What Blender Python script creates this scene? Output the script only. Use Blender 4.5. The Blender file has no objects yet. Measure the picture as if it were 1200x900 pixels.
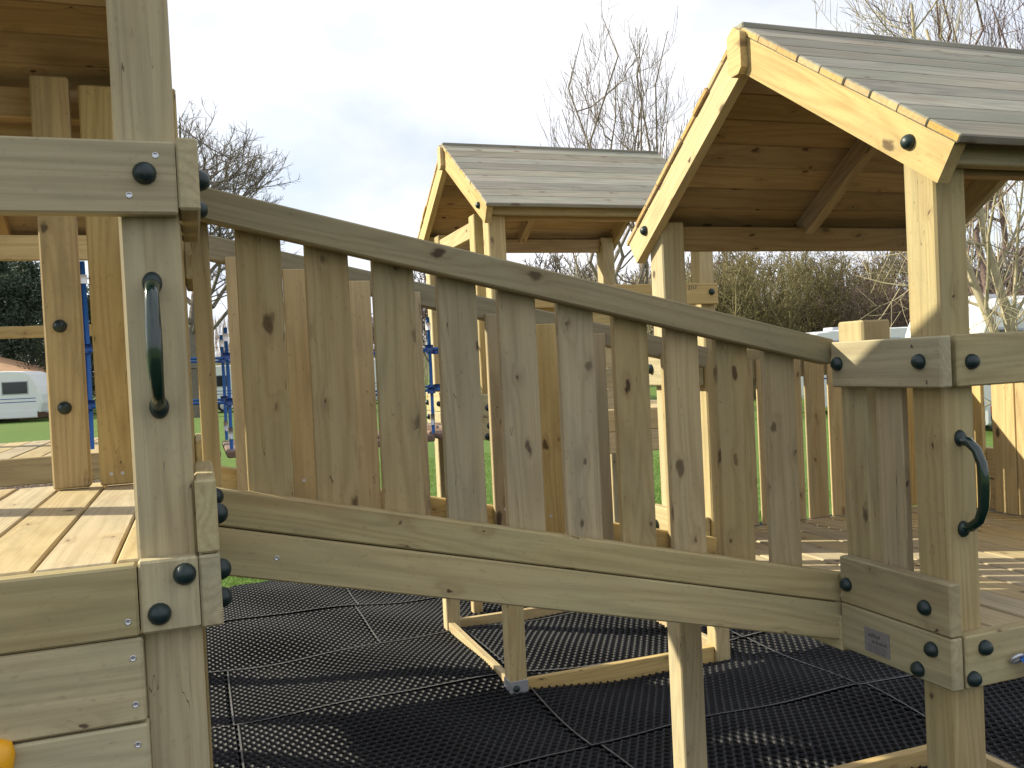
import bpy, math, random
from mathutils import Vector, Matrix, noise as mnoise
import numpy as np
rnd = random.Random(11)
S = bpy.context.scene
COL = S.collection
H = 1.76                       # eye height above the ground; z values below are given from eye level
# ---------------------------------------------------------------- camera
cam = bpy.data.cameras.new('camera'); camo = bpy.data.objects.new('camera', cam); COL.objects.link(camo)
pit, rol, yaw = math.radians(1.1552), math.radians(2.7868), math.radians(19.6093)
fw = Vector((math.sin(yaw)*math.cos(pit), math.cos(yaw)*math.cos(pit), -math.sin(pit)))
rt = Vector((math.cos(yaw), -math.sin(yaw), 0)); up = rt.cross(fw)
RR = math.cos(rol)*rt - math.sin(rol)*up; UU = math.cos(rol)*up + math.sin(rol)*rt
M = Matrix.Identity(4)
for i in range(3):
    M[i][0] = RR[i]; M[i][1] = UU[i]; M[i][2] = -fw[i]
M.translation = Vector((.0122, -1.567, H)); camo.matrix_world = M
cam.sensor_width = 36; cam.lens = 36*1037.85/1200; cam.clip_start = .05; cam.clip_end = 3000
S.camera = camo
# ---------------------------------------------------------------- light
SUN_AZ, SUN_EL = -60.0, 28.8            # degrees from +Y towards +X; height
sd = Vector((math.sin(math.radians(SUN_AZ))*math.cos(math.radians(SUN_EL)), math.cos(math.radians(SUN_AZ))*math.cos(math.radians(SUN_EL)), math.sin(math.radians(SUN_EL))))
sl = bpy.data.lights.new('sun', 'SUN'); sl.energy = 5.0; sl.angle = math.radians(.55); sl.color = (1, .92, .71)
so = bpy.data.objects.new('sun', sl); COL.objects.link(so); so.rotation_euler = (-sd).to_track_quat('-Z', 'Y').to_euler()
wd = bpy.data.worlds.new('World'); S.world = wd; wd.use_nodes = True
N = wd.node_tree.nodes; L = wd.node_tree.links; N.clear()
def nn(N, t, **k):
    n = N.new(t)
    for a, b in k.items():
        if a in n.inputs.keys() and not hasattr(n, a): n.inputs[a].default_value = b
        else: setattr(n, a, b)
    return n
out = nn(N, 'ShaderNodeOutputWorld'); bg = nn(N, 'ShaderNodeBackground'); bg.inputs[1].default_value = .11
sky = nn(N, 'ShaderNodeTexSky', sky_type='NISHITA', sun_disc=False, sun_elevation=math.radians(SUN_EL), sun_rotation=math.radians(SUN_AZ))
sky.air_density = 1.0; sky.dust_density = 1.2
tc = nn(N, 'ShaderNodeTexCoord'); sx = nn(N, 'ShaderNodeSeparateXYZ'); L.new(tc.outputs['Generated'], sx.inputs[0])
zz = nn(N, 'ShaderNodeMath', operation='MAXIMUM'); L.new(sx.outputs[2], zz.inputs[0]); zz.inputs[1].default_value = 0
za = nn(N, 'ShaderNodeMath', operation='ADD'); L.new(zz.outputs[0], za.inputs[0]); za.inputs[1].default_value = .35
dv = nn(N, 'ShaderNodeVectorMath', operation='DIVIDE'); L.new(tc.outputs['Generated'], dv.inputs[0])
cx = nn(N, 'ShaderNodeCombineXYZ')
for i in range(3): L.new(za.outputs[0], cx.inputs[i])
L.new(cx.outputs[0], dv.inputs[1])
n1 = nn(N, 'ShaderNodeTexNoise'); n1.inputs['Scale'].default_value = 1.5; n1.inputs['Detail'].default_value = 8; n1.inputs['Roughness'].default_value = .52; n1.inputs['Distortion'].default_value = .5
L.new(dv.outputs[0], n1.inputs['Vector'])
cr = nn(N, 'ShaderNodeValToRGB'); cr.color_ramp.elements[0].position = .34; cr.color_ramp.elements[1].position = .54
cr.color_ramp.elements[0].color = (.55, .55, .55, 1)
L.new(n1.outputs[0], cr.inputs[0])
n2 = nn(N, 'ShaderNodeTexNoise'); n2.inputs['Scale'].default_value = 2.3; n2.inputs['Detail'].default_value = 5
mp = nn(N, 'ShaderNodeMapping'); mp.inputs['Location'].default_value = (4, 2, 7); L.new(dv.outputs[0], mp.inputs[0]); L.new(mp.outputs[0], n2.inputs['Vector'])
cc = nn(N, 'ShaderNodeValToRGB'); cc.color_ramp.elements[0].position = .36; cc.color_ramp.elements[1].position = .56
cc.color_ramp.elements[0].color = (.76, .80, .92, 1); cc.color_ramp.elements[1].color = (.95, .96, 1.0, 1)
L.new(n2.outputs[0], cc.inputs[0])
sc_ = nn(N, 'ShaderNodeVectorMath', operation='SCALE'); sc_.inputs['Scale'].default_value = 6.9; L.new(cc.outputs[0], sc_.inputs[0])
mx = nn(N, 'ShaderNodeMix', data_type='RGBA'); L.new(cr.outputs[0], mx.inputs['Factor']); L.new(sky.outputs[0], mx.inputs['A']); L.new(sc_.outputs[0], mx.inputs['B'])
L.new(mx.outputs['Result'], bg.inputs[0]); L.new(bg.outputs[0], out.inputs[0])
S.view_settings.view_transform = 'Standard'; S.view_settings.look = 'None'; S.view_settings.exposure = 0.72; S.view_settings.gamma = 1
S.cycles.max_bounces = 6; S.cycles.transparent_max_bounces = 6

# ---------------------------------------------------------------- materials
MATS = {}
def base_mat(name):
    m = bpy.data.materials.new(name); m.use_nodes = True
    N = m.node_tree.nodes; L = m.node_tree.links
    return m, N, L, N['Principled BSDF']
def math_(N, L, op, a, b=None, c=None, clamp=False):
    n = N.new('ShaderNodeMath'); n.operation = op; n.use_clamp = clamp
    for i, v in enumerate((a, b, c)):
        if v is None: continue
        if isinstance(v, (int, float)): n.inputs[i].default_value = v
        else: L.new(v, n.inputs[i])
    return n.outputs[0]
def mixc(N, L, f, a, b, mode='MIX'):
    n = N.new('ShaderNodeMix'); n.data_type = 'RGBA'; n.blend_type = mode
    for k, v in (('Factor', f), ('A', a), ('B', b)):
        if isinstance(v, (int, float)): n.inputs[k].default_value = v
        elif isinstance(v, tuple): n.inputs[k].default_value = (*v, 1)
        else: L.new(v, n.inputs[k])
    return n.outputs['Result']
def ramp(N, L, v, p0, p1, c0=(0, 0, 0), c1=(1, 1, 1)):
    n = N.new('ShaderNodeValToRGB'); n.color_ramp.elements[0].position = p0; n.color_ramp.elements[1].position = p1
    n.color_ramp.elements[0].color = (*c0, 1); n.color_ramp.elements[1].color = (*c1, 1); L.new(v, n.inputs[0]); return n.outputs[0]
def noise_(N, L, v, sc, detail=2, rough=.5):
    m = N.new('ShaderNodeMapping'); m.inputs['Scale'].default_value = sc; L.new(v, m.inputs[0])
    n = N.new('ShaderNodeTexNoise'); n.inputs['Scale'].default_value = 1; n.inputs['Detail'].default_value = detail; n.inputs['Roughness'].default_value = rough
    L.new(m.outputs[0], n.inputs['Vector']); return n.outputs[0]
def wood(name, light, dark, tint, tint_lo=.45, tint_hi=.7, tint_amt=.7, knots=.5, knotcol=(.06, .035, .02), var=.12, bump=.25, rough=.78, crack=.0):
    m, N, L, B = base_mat(name)
    tc = N.new('ShaderNodeTexCoord'); oi = N.new('ShaderNodeObjectInfo')
    cmb = N.new('ShaderNodeCombineXYZ')
    for i, k in enumerate((173., 91., 57.)): L.new(math_(N, L, 'MULTIPLY', oi.outputs['Random'], k), cmb.inputs[i])
    ad = N.new('ShaderNodeVectorMath'); ad.operation = 'ADD'; L.new(tc.outputs['Object'], ad.inputs[0]); L.new(cmb.outputs[0], ad.inputs[1]); P = ad.outputs[0]
    # knots: cells stretched through the board
    sn_ = N.new('ShaderNodeSeparateXYZ'); L.new(tc.outputs['Normal'], sn_.inputs[0]); sp_ = N.new('ShaderNodeSeparateXYZ'); L.new(P, sp_.inputs[0])
    side = math_(N, L, 'GREATER_THAN', math_(N, L, 'ABSOLUTE', sn_.outputs[1]), .7)
    my = math_(N, L, 'ADD', math_(N, L, 'MULTIPLY', sp_.outputs[1], math_(N, L, 'SUBTRACT', 1.0, side)), math_(N, L, 'MULTIPLY', math_(N, L, 'ADD', sp_.outputs[2], 7.3), side))
    kc = N.new('ShaderNodeCombineXYZ'); L.new(sp_.outputs[0], kc.inputs[0]); L.new(my, kc.inputs[1])
    mk = N.new('ShaderNodeMapping'); mk.inputs['Scale'].default_value = (5.2, 9.5, 1); L.new(kc.outputs[0], mk.inputs[0])
    wv = N.new('ShaderNodeTexNoise'); wv.inputs['Scale'].default_value = 4.5; wv.inputs['Detail'].default_value = 3; L.new(mk.outputs[0], wv.inputs['Vector'])
    wa = N.new('ShaderNodeVectorMath'); wa.operation = 'MULTIPLY_ADD'; L.new(wv.outputs['Color'], wa.inputs[0]); wa.inputs[1].default_value = (.30, .22, .16); L.new(mk.outputs[0], wa.inputs[2])
    vo = N.new('ShaderNodeTexVoronoi'); vo.voronoi_dimensions = '2D'; vo.inputs['Scale'].default_value = 1; L.new(wa.outputs[0], vo.inputs['Vector'])
    sp = N.new('ShaderNodeSeparateColor'); L.new(vo.outputs['Color'], sp.inputs[0])
    keep = math_(N, L, 'GREATER_THAN', sp.outputs[0], 1-knots)
    rad = math_(N, L, 'MULTIPLY_ADD', math_(N, L, 'POWER', sp.outputs[1], 2.2), .085, .024)
    dn = math_(N, L, 'DIVIDE', vo.outputs['Distance'], rad)
    core = math_(N, L, 'MULTIPLY', math_(N, L, 'SUBTRACT', 1.35, dn, clamp=True), keep)
    core = math_(N, L, 'MULTIPLY', math_(N, L, 'MULTIPLY', core, 1.7, clamp=True), math_(N, L, 'MULTIPLY_ADD', sp.outputs[2], .55, .42))
    hl = math_(N, L, 'MULTIPLY_ADD', vo.outputs['Distance'], -2.4, 1.0, clamp=True); halo = math_(N, L, 'MULTIPLY', math_(N, L, 'MULTIPLY', hl, math_(N, L, 'MULTIPLY', hl, hl)), keep)
    # growth rings as contour lines of a stretched field, bent round the knots
    F = noise_(N, L, P, (.55, 8, 8), 1.5)
    F = math_(N, L, 'MULTIPLY_ADD', halo, .10, F)
    ring = math_(N, L, 'MULTIPLY_ADD', math_(N, L, 'SINE', math_(N, L, 'MULTIPLY', F, 95.)), .5, .5)
    ring = math_(N, L, 'POWER', ring, 1.8)
    fib = noise_(N, L, P, (4, 210, 210), 3, .6)
    fib2 = noise_(N, L, P, (1.6, 45, 45), 3, .6)
    big = noise_(N, L, P, (1.7, 6, 6), 3, .55)
    big2 = noise_(N, L, P, (3.0, 14, 14), 2, .5)
    f = math_(N, L, 'MULTIPLY_ADD', ring, .30, math_(N, L, 'MULTIPLY_ADD', fib, .75, math_(N, L, 'MULTIPLY_ADD', fib2, .75, -.62)), clamp=True)
    c = mixc(N, L, f, light, dark)
    c = mixc(N, L, math_(N, L, 'MULTIPLY', ramp(N, L, big, tint_lo, tint_hi), tint_amt), c, mixc(N, L, f, tint, tuple(x*.62 for x in tint)))
    c = mixc(N, L, math_(N, L, 'MULTIPLY', ramp(N, L, big2, .58, .78), .35), c, (light[0]*.62, light[1]*.47, light[2]*.42))
    c = mixc(N, L, math_(N, L, 'MULTIPLY', halo, .42), c, (.16, .10, .05))
    c = mixc(N, L, core, c, knotcol)
    st = noise_(N, L, P, (2.6, 11, 11), 5, .68)
    c = mixc(N, L, math_(N, L, 'MULTIPLY', ramp(N, L, st, .55, .74), .50), c, tuple(x*.62 for x in tint))
    sp2 = noise_(N, L, P, (55, 90, 90), 3, .6)
    c = mixc(N, L, math_(N, L, 'MULTIPLY', ramp(N, L, sp2, .60, .76), .28), c, (.10, .08, .045))
    if crack:
        ck = noise_(N, L, P, (1.1, 30, 30), 2, .4)
        ck = math_(N, L, 'LESS_THAN', math_(N, L, 'ABSOLUTE', math_(N, L, 'SUBTRACT', ck, .5)), .0035*crack)
        c = mixc(N, L, math_(N, L, 'MULTIPLY', ck, .75), c, (.05, .035, .02))
    hs = N.new('ShaderNodeHueSaturation'); L.new(c, hs.inputs['Color'])
    L.new(math_(N, L, 'MULTIPLY_ADD', oi.outputs['Random'], 2*var, 1-var), hs.inputs['Value'])
    r2 = math_(N, L, 'FRACT', math_(N, L, 'MULTIPLY', oi.outputs['Random'], 17.3))
    L.new(math_(N, L, 'MULTIPLY_ADD', r2, .3, .85), hs.inputs['Saturation'])
    L.new(hs.outputs[0], B.inputs['Base Color'])
    B.inputs['Roughness'].default_value = rough; B.inputs['Specular IOR Level'].default_value = .3
    hgt = math_(N, L, 'MULTIPLY_ADD', fib2, .7, math_(N, L, 'MULTIPLY_ADD', fib, .5, math_(N, L, 'MULTIPLY', f, -.4)))
    bp = N.new('ShaderNodeBump'); bp.inputs['Strength'].default_value = bump; bp.inputs['Distance'].default_value = .0025; L.new(hgt, bp.inputs['Height']); L.new(bp.outputs[0], B.inputs['Normal'])
    return m
W_RAIL = wood('treated_rail_wood', (.44, .365, .205), (.25, .195, .10), (.36, .345, .205), .44, .70, .65, .30)
W_SLAT = wood('treated_slat_wood', (.435, .345, .195), (.255, .19, .095), (.34, .305, .195), .46, .70, .65, .62, crack=.25)
W_POST = wood('treated_post_wood', (.47, .38, .20), (.28, .205, .10), (.38, .35, .21), .48, .72, .55, .32, crack=.3)
W_WARM = wood('warm_pine_wood', (.55, .425, .21), (.31, .205, .09), (.42, .355, .19), .52, .75, .4, .38, crack=.2)
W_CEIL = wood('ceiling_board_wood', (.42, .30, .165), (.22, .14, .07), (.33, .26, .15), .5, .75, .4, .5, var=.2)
W_ROOF = wood('weathered_roof_wood', (.31, .285, .225), (.13, .115, .09), (.235, .245, .19), .42, .62, .75, .45, knotcol=(.12, .09, .07), var=.25, bump=.5)
W_DECK = wood('deck_board_wood', (.50, .41, .25), (.31, .23, .12), (.41, .36, .22), .5, .72, .5, .5, var=.12)
W_OLD = wood('weathered_tread_wood', (.22, .15, .115), (.10, .065, .05), (.17, .13, .11), .5, .7, .6, .4)
W_END = wood('fresh_cut_end_wood', (.50, .34, .14), (.33, .20, .08), (.36, .30, .14), .5, .75, .4, .1)
def plain(name, col, rough=.5, metal=0., nsc=0, namt=.2, bump=0, coat=0, spec=.5):
    m, N, L, B = base_mat(name)
    B.inputs['Roughness'].default_value = rough; B.inputs['Metallic'].default_value = metal
    B.inputs['Coat Weight'].default_value = coat; B.inputs['Specular IOR Level'].default_value = spec
    if nsc:
        tc = N.new('ShaderNodeTexCoord'); f = noise_(N, L, tc.outputs['Object'], (nsc,)*3, 4, .6)
        c = mixc(N, L, f, tuple(x*(1-namt) for x in col), tuple(min(1, x*(1+namt)) for x in col)); L.new(c, B.inputs['Base Color'])
        if bump:
            bp = N.new('ShaderNodeBump'); bp.inputs['Strength'].default_value = bump; bp.inputs['Distance'].default_value = .002; L.new(f, bp.inputs['Height']); L.new(bp.outputs[0], B.inputs['Normal'])
    else: B.inputs['Base Color'].default_value = (*col, 1)
    return m
M_CAP = plain('dark_green_plastic', (.008, .022, .022), .42, nsc=160, namt=.3, bump=.25)
M_HANDLE = plain('green_coated_handle', (.005, .022, .015), .18, nsc=30, namt=.2, coat=.5)
M_SCREW = plain('screw_zinc', (.55, .56, .6), .35, .8)
M_STEEL = plain('galvanised_steel', (.5, .52, .55), .42, .7, nsc=60)
M_BLUE = plain('blue_rope', (.01, .10, .36), .6, nsc=220, namt=.45, bump=.6)
M_BLUEPL = plain('blue_plastic', (.01, .05, .22), .3)
M_WHITEPL = plain('white_ferrule', (.7, .7, .72), .35)
M_YEL = plain('yellow_plastic', (.75, .36, .01), .4, nsc=25, namt=.12)
M_PLATE = plain('worn_plaque', (.20, .19, .19), .55, .0, nsc=90, namt=.2)
M_INK = plain('dark_ink', (.04, .04, .045), .7)
M_WHITE = plain('white_caravan_panel', (.72, .73, .74), .35, nsc=1.5, namt=.06)
M_LGREY = plain('light_grey_panel', (.42, .44, .47), .5, nsc=2, namt=.1)
M_DGLASS = plain('dark_window_glass', (.02, .025, .03), .08)
M_TYRE = plain('tyre_rubber', (.015, .015, .016), .8)
M_RED = plain('red_lens', (.45, .015, .012), .25)
M_AWN = plain('blue_awning_cloth', (.02, .09, .30), .8)
M_SHEDROOF = plain('orange_felt_roof', (.45, .26, .14), .85, nsc=3, namt=.2)
M_SHED = plain('brown_shed_boards', (.16, .10, .06), .85, nsc=5, namt=.3)
def bark(name, col, n=.35): return plain(name, col, .9, nsc=6, namt=n, spec=.2)
B_GREY = bark('grey_bark', (.17, .145, .12)); B_BIRCH = bark('brown_birch_bark', (.20, .165, .13)); B_PALE = bark('pale_bark', (.38, .33, .22)); B_DARK = bark('dark_bark', (.08, .06, .045)); B_PURP = bark('purple_brown_twigs', (.15, .105, .09)); B_OLIVE = bark('olive_twigs', (.19, .16, .08))
def leafm(name, a, b):
    m, N, L, B = base_mat(name)
    g = N.new('ShaderNodeNewGeometry'); c = mixc(N, L, g.outputs['Random Per Island'], a, b); L.new(c, B.inputs['Base Color']); B.inputs['Roughness'].default_value = .7
    tr = N.new('ShaderNodeBsdfTranslucent'); L.new(c, tr.inputs[0]); mxs = N.new('ShaderNodeMixShader'); mxs.inputs[0].default_value = .35
    L.new(B.outputs[0], mxs.inputs[1]); L.new(tr.outputs[0], mxs.inputs[2]); L.new(mxs.outputs[0], N['Material Output'].inputs[0]); return m
LF_WIL = leafm('willow_catkin_leaves', (.27, .235, .09), (.15, .125, .07)); LF_CON = leafm('evergreen_needles', (.035, .06, .038), (.075, .10, .06))
LF_BRN = leafm('brown_bud_leaves', (.14, .10, .075), (.20, .15, .10)); LF_GRS = leafm('grass_blade_green', (.09, .19, .03), (.20, .30, .06))

# ---------------------------------------------------------------- helpers
WM = {}                                   # world matrices by object name
def link(o, parent=None, mat=None):
    COL.objects.link(o)
    mat = mat if mat is not None else Matrix.Identity(4)
    if parent is not None:
        o.parent = parent; o.matrix_local = WM[parent.name].inverted() @ mat
    else: o.matrix_local = mat
    WM[o.name] = mat; return o
def T(u, v, z): return Vector((u, v, z+H))
def thing(name, label, cat, loc, group=None, kind=None):
    o = bpy.data.objects.new(name, None); o.empty_display_size = .2
    link(o, None, Matrix.Translation(loc)); tag(o, label, cat, group, kind); return o
def tag(o, label=None, cat=None, group=None, kind=None):
    if label: o['label'] = label
    if cat: o['category'] = cat
    if group: o['group'] = group
    if kind: o['kind'] = kind
    return o
def mesh(name, vs, fs, mat, smooth=False):
    me = bpy.data.meshes.new(name); me.from_pydata([tuple(v) for v in vs], [], fs); me.materials.append(mat)
    if smooth: me.polygons.foreach_set('use_smooth', [True]*len(fs))
    me.update(); return me
CACHE = {}
def chbox(Lx, w, t, b):
    key = (round(Lx, 4), round(w, 4), round(t, 4), round(b, 4))
    hx, hy, hz = Lx/2, w/2, t/2
    b = min(b, hx*.4, hy*.4, hz*.4)
    vs = []; ids = {}
    for sx in (-1, 1):
        for sy in (-1, 1):
            for sz in (-1, 1):
                for k in range(3):
                    p = [sx*(hx-b), sy*(hy-b), sz*(hz-b)]; p[k] = (sx*hx, sy*hy, sz*hz)[k]
                    ids[(sx, sy, sz, k)] = len(vs); vs.append(p)
    fs = []
    for k in range(3):
        a, c = (k+1) % 3, (k+2) % 3
        for s in (-1, 1):
            q = []
            for p, r in ((-1, -1), (1, -1), (1, 1), (-1, 1)):
                e = [0, 0, 0]; e[k] = s; e[a] = p; e[c] = r; q.append(ids[(*e, k)])
            fs.append(q if s > 0 else q[::-1])
    for k in range(3):                    # edges along axis k
        a, c = (k+1) % 3, (k+2) % 3
        for p in (-1, 1):
            for r in (-1, 1):
                e0 = [0]*3; e1 = [0]*3; e0[k] = -1; e1[k] = 1
                for e in (e0, e1): e[a] = p; e[c] = r
                q = [ids[(*e0, a)], ids[(*e1, a)], ids[(*e1, c)], ids[(*e0, c)]]
                fs.append(q if p*r < 0 else q[::-1])
    for sx in (-1, 1):
        for sy in (-1, 1):
            for sz in (-1, 1):
                q = [ids[(sx, sy, sz, k)] for k in range(3)]; fs.append(q if sx*sy*sz > 0 else q[::-1])
    return vs, fs
def board(name, mat, parent, a, b, wdir, w, t, bev=.003, label=None):
    """plank from a to b (centre line, eye-level z), width along wdir, thickness across"""
    A, Bv = T(*a), T(*b); d = Bv-A; Lx = d.length; X = d.normalized(); Y = Vector(wdir); Y = (Y-X*Y.dot(X)).normalized(); Z = X.cross(Y)
    key = (mat.name, round(Lx, 3), round(w, 3), round(t, 3), round(bev, 4))
    if key not in CACHE:
        vs, fs = chbox(Lx, w, t, bev); CACHE[key] = mesh(name, vs, fs, mat)
        if name == 'roof_board': CACHE[key].materials.append(W_END); CACHE[key].polygons[0].material_index = 1; CACHE[key].polygons[1].material_index = 1
    Mx = Matrix.Identity(4)
    for i in range(3): Mx[i][0], Mx[i][1], Mx[i][2] = X[i], Y[i], Z[i]
    Mx.translation = (A+Bv)/2
    o = bpy.data.objects.new(name, CACHE[key]); link(o, parent, Mx)
    if label: o['label'] = label
    return o
def bx(name, mat, parent, u0, u1, v0, v1, z0, z1, bev=.003, label=None):
    """axis aligned timber; grain runs along the longest side"""
    c = [(u0+u1)/2, (v0+v1)/2, (z0+z1)/2]; s = [u1-u0, v1-v0, z1-z0]; k = s.index(max(s)); rest = [i for i in range(3) if i != k]
    wi = max(rest, key=lambda i: s[i]); ti = [i for i in rest if i != wi][0]
    a = list(c); b = list(c); a[k] -= s[k]/2; b[k] += s[k]/2; wdir = [0, 0, 0]; wdir[wi] = 1
    return board(name, mat, parent, a, b, wdir, s[wi], s[ti], bev, label)
def prism(name, mat, parent, origin, X, Y, poly, t, label=None, bev=0):
    """poly in local x,y extruded by t along X x Y (centred)"""
    X = Vector(X).normalized(); Y = Vector(Y).normalized(); Z = X.cross(Y); n = len(poly)
    vs = [(x, y, -t/2) for x, y in poly]+[(x, y, t/2) for x, y in poly]
    area = sum(poly[i][0]*poly[(i+1) % n][1]-poly[(i+1) % n][0]*poly[i][1] for i in range(n))
    fs = [list(range(n))[::-1], [n+i for i in range(n)]]+[[i, (i+1) % n, n+(i+1) % n, n+i] for i in range(n)]
    if area < 0: fs = [f[::-1] for f in fs]
    Mx = Matrix.Identity(4)
    for i in range(3): Mx[i][0], Mx[i][1], Mx[i][2] = X[i], Y[i], Z[i]
    Mx.translation = T(*origin)
    o = bpy.data.objects.new(name, mesh(name, vs, fs, mat)); link(o, parent, Mx)
    if label: o['label'] = label
    return o
def frame(p, n):
    Z = Vector(n).normalized(); Y = Vector((0, 0, 1)) if abs(Z.z) < .9 else Vector((0, 1, 0)); X = Y.cross(Z).normalized(); Y = Z.cross(X)
    Mx = Matrix.Identity(4)
    for i in range(3): Mx[i][0], Mx[i][1], Mx[i][2] = X[i], Y[i], Z[i]
    Mx.translation = T(*p); return Mx
def lathe(prof, seg):
    vs = []; fs = []
    for r, z in prof:
        for i in range(seg): a = 2*math.pi*i/seg; vs.append((r*math.cos(a), r*math.sin(a), z))
    for j in range(len(prof)-1):
        for i in range(seg): k = (i+1) % seg; fs.append([j*seg+i, j*seg+k, (j+1)*seg+k, (j+1)*seg+i])
    fs.append([(len(prof)-1)*seg+i for i in range(seg)]); return vs, fs
vs, fs = lathe([(.0185, 0), (.0185, .004), (.0172, .0075), (.0155, .011), (.0115, .0155), (.006, .018), (.002, .0185)], 16)
CAPM = mesh('bolt_cap', vs, fs, M_CAP, True)
vs, fs = lathe([(.0052, 0), (.0052, .0008), (.0042, .0011), (.0022, .0002)], 10)
SCREWM = mesh('screw', vs, fs, M_SCREW)
def cap(parent, p, n):
    return link(bpy.data.objects.new('bolt_cap', CAPM), parent, frame(p, n) @ Matrix.Rotation(rnd.random()*3, 4, 'Z'))
def screw(parent, p, n): return link(bpy.data.objects.new('screw', SCREWM), parent, frame(p, n))
def tube(name, mat, parent, pts, r, seg=8, closed=False, radii=None, smooth=True, label=None, world=False):
    P = [Vector(p) if world else T(*p) for p in pts]; n = len(P); vs = []; fs = []
    o0 = WM[parent.name].translation if parent is not None else P[0]
    ref = Vector((.31, .2, .93)).normalized()
    for i, p in enumerate(P):
        if closed: d = P[(i+1) % n]-P[i-1]
        else: d = P[min(i+1, n-1)]-P[max(i-1, 0)]
        d.normalize(); a = d.cross(ref)
        if a.length < .05: a = d.cross(Vector((1, 0, 0)))
        a.normalize(); b = d.cross(a); rr = radii[i] if radii else r
        for k in range(seg): t = 2*math.pi*k/seg; vs.append(p-o0+a*math.cos(t)*rr+b*math.sin(t)*rr)
    for i in range(n if closed else n-1):
        j = (i+1) % n
        for k in range(seg): m = (k+1) % seg; fs.append([i*seg+k, i*seg+m, j*seg+m, j*seg+k])
    if not closed: fs.append(list(range(seg))); fs.append([(n-1)*seg+k for k in range(seg)][::-1])
    o = bpy.data.objects.new(name, mesh(name, vs, fs, mat, smooth)); link(o, parent, Matrix.Translation(o0))
    if label: o['label'] = label
    return o

# ---------------------------------------------------------------- ground
def ground_mat():
    m, N, L, B = base_mat('lawn_grass')
    tc = N.new('ShaderNodeTexCoord'); P = tc.outputs['Object']
    a = noise_(N, L, P, (.35,)*3, 4, .6); b = noise_(N, L, P, (9,)*3, 4, .7); c3 = noise_(N, L, P, (60,)*3, 3, .6)
    c = mixc(N, L, ramp(N, L, a, .35, .65), (.085, .155, .035), (.125, .195, .045))
    c = mixc(N, L, ramp(N, L, b, .35, .7), c, (.055, .10, .022)); c = mixc(N, L, math_(N, L, 'MULTIPLY', c3, .5), c, (.17, .25, .06))
    L.new(c, B.inputs['Base Color']); B.inputs['Roughness'].default_value = .9; B.inputs['Specular IOR Level'].default_value = .15
    bp = N.new('ShaderNodeBump'); bp.inputs['Strength'].default_value = .7; bp.inputs['Distance'].default_value = .03; L.new(c3, bp.inputs['Height']); L.new(bp.outputs[0], B.inputs['Normal'])
    return m
M_LAWN = ground_mat()
def sheet(name, poly, z, mat, kind='structure'):
    o = bpy.data.objects.new(name, mesh(name, [(x, y, z) for x, y in poly], [list(range(len(poly)))], mat)); link(o); o['kind'] = kind; return o
sheet('lawn', [(-900, -300), (900, -300), (900, 1500), (-900, 1500)], -.03, M_LAWN)
M_SOIL = plain('dark_soil', (.018, .015, .012), .95, nsc=40, namt=.5, bump=.5, spec=.1)
def edge_v(u): return 6.13+.37/(1+math.exp(-(u-.6)*5))+.025*math.sin(u*9)-.01*(u-1)**2
epoly = [(-9, -12), (14, -12), (14, 4.5)]+[(u/4, min(6.5, edge_v(u/4))) for u in range(36, -13, -1)]+[(-9, 4.2)]  # dark bed extended unseen behind the camera to cut green bounce off the lawn
sheet('soil_bed', epoly, -.028, M_SOIL)
M_RUB = plain('black_rubber', (.0075, .008, .010), .58, nsc=9, namt=.8, spec=.32)
M_RUBE = plain('dusty_mat_seam', (.085, .083, .08), .8, nsc=9, namt=1.0)
def wave(u, v): return .018+.020*math.sin(u*1.9-v*2.3+.8)+.012*math.sin(u*3.1+v*1.1)+.010*math.sin(v*4.3-u*.7+1)+.006*math.sin(u*7.3+v*5.1)
matroot = thing('rubber_matting', None, None, Vector((1.5, 3, 0)), kind='structure')
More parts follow.
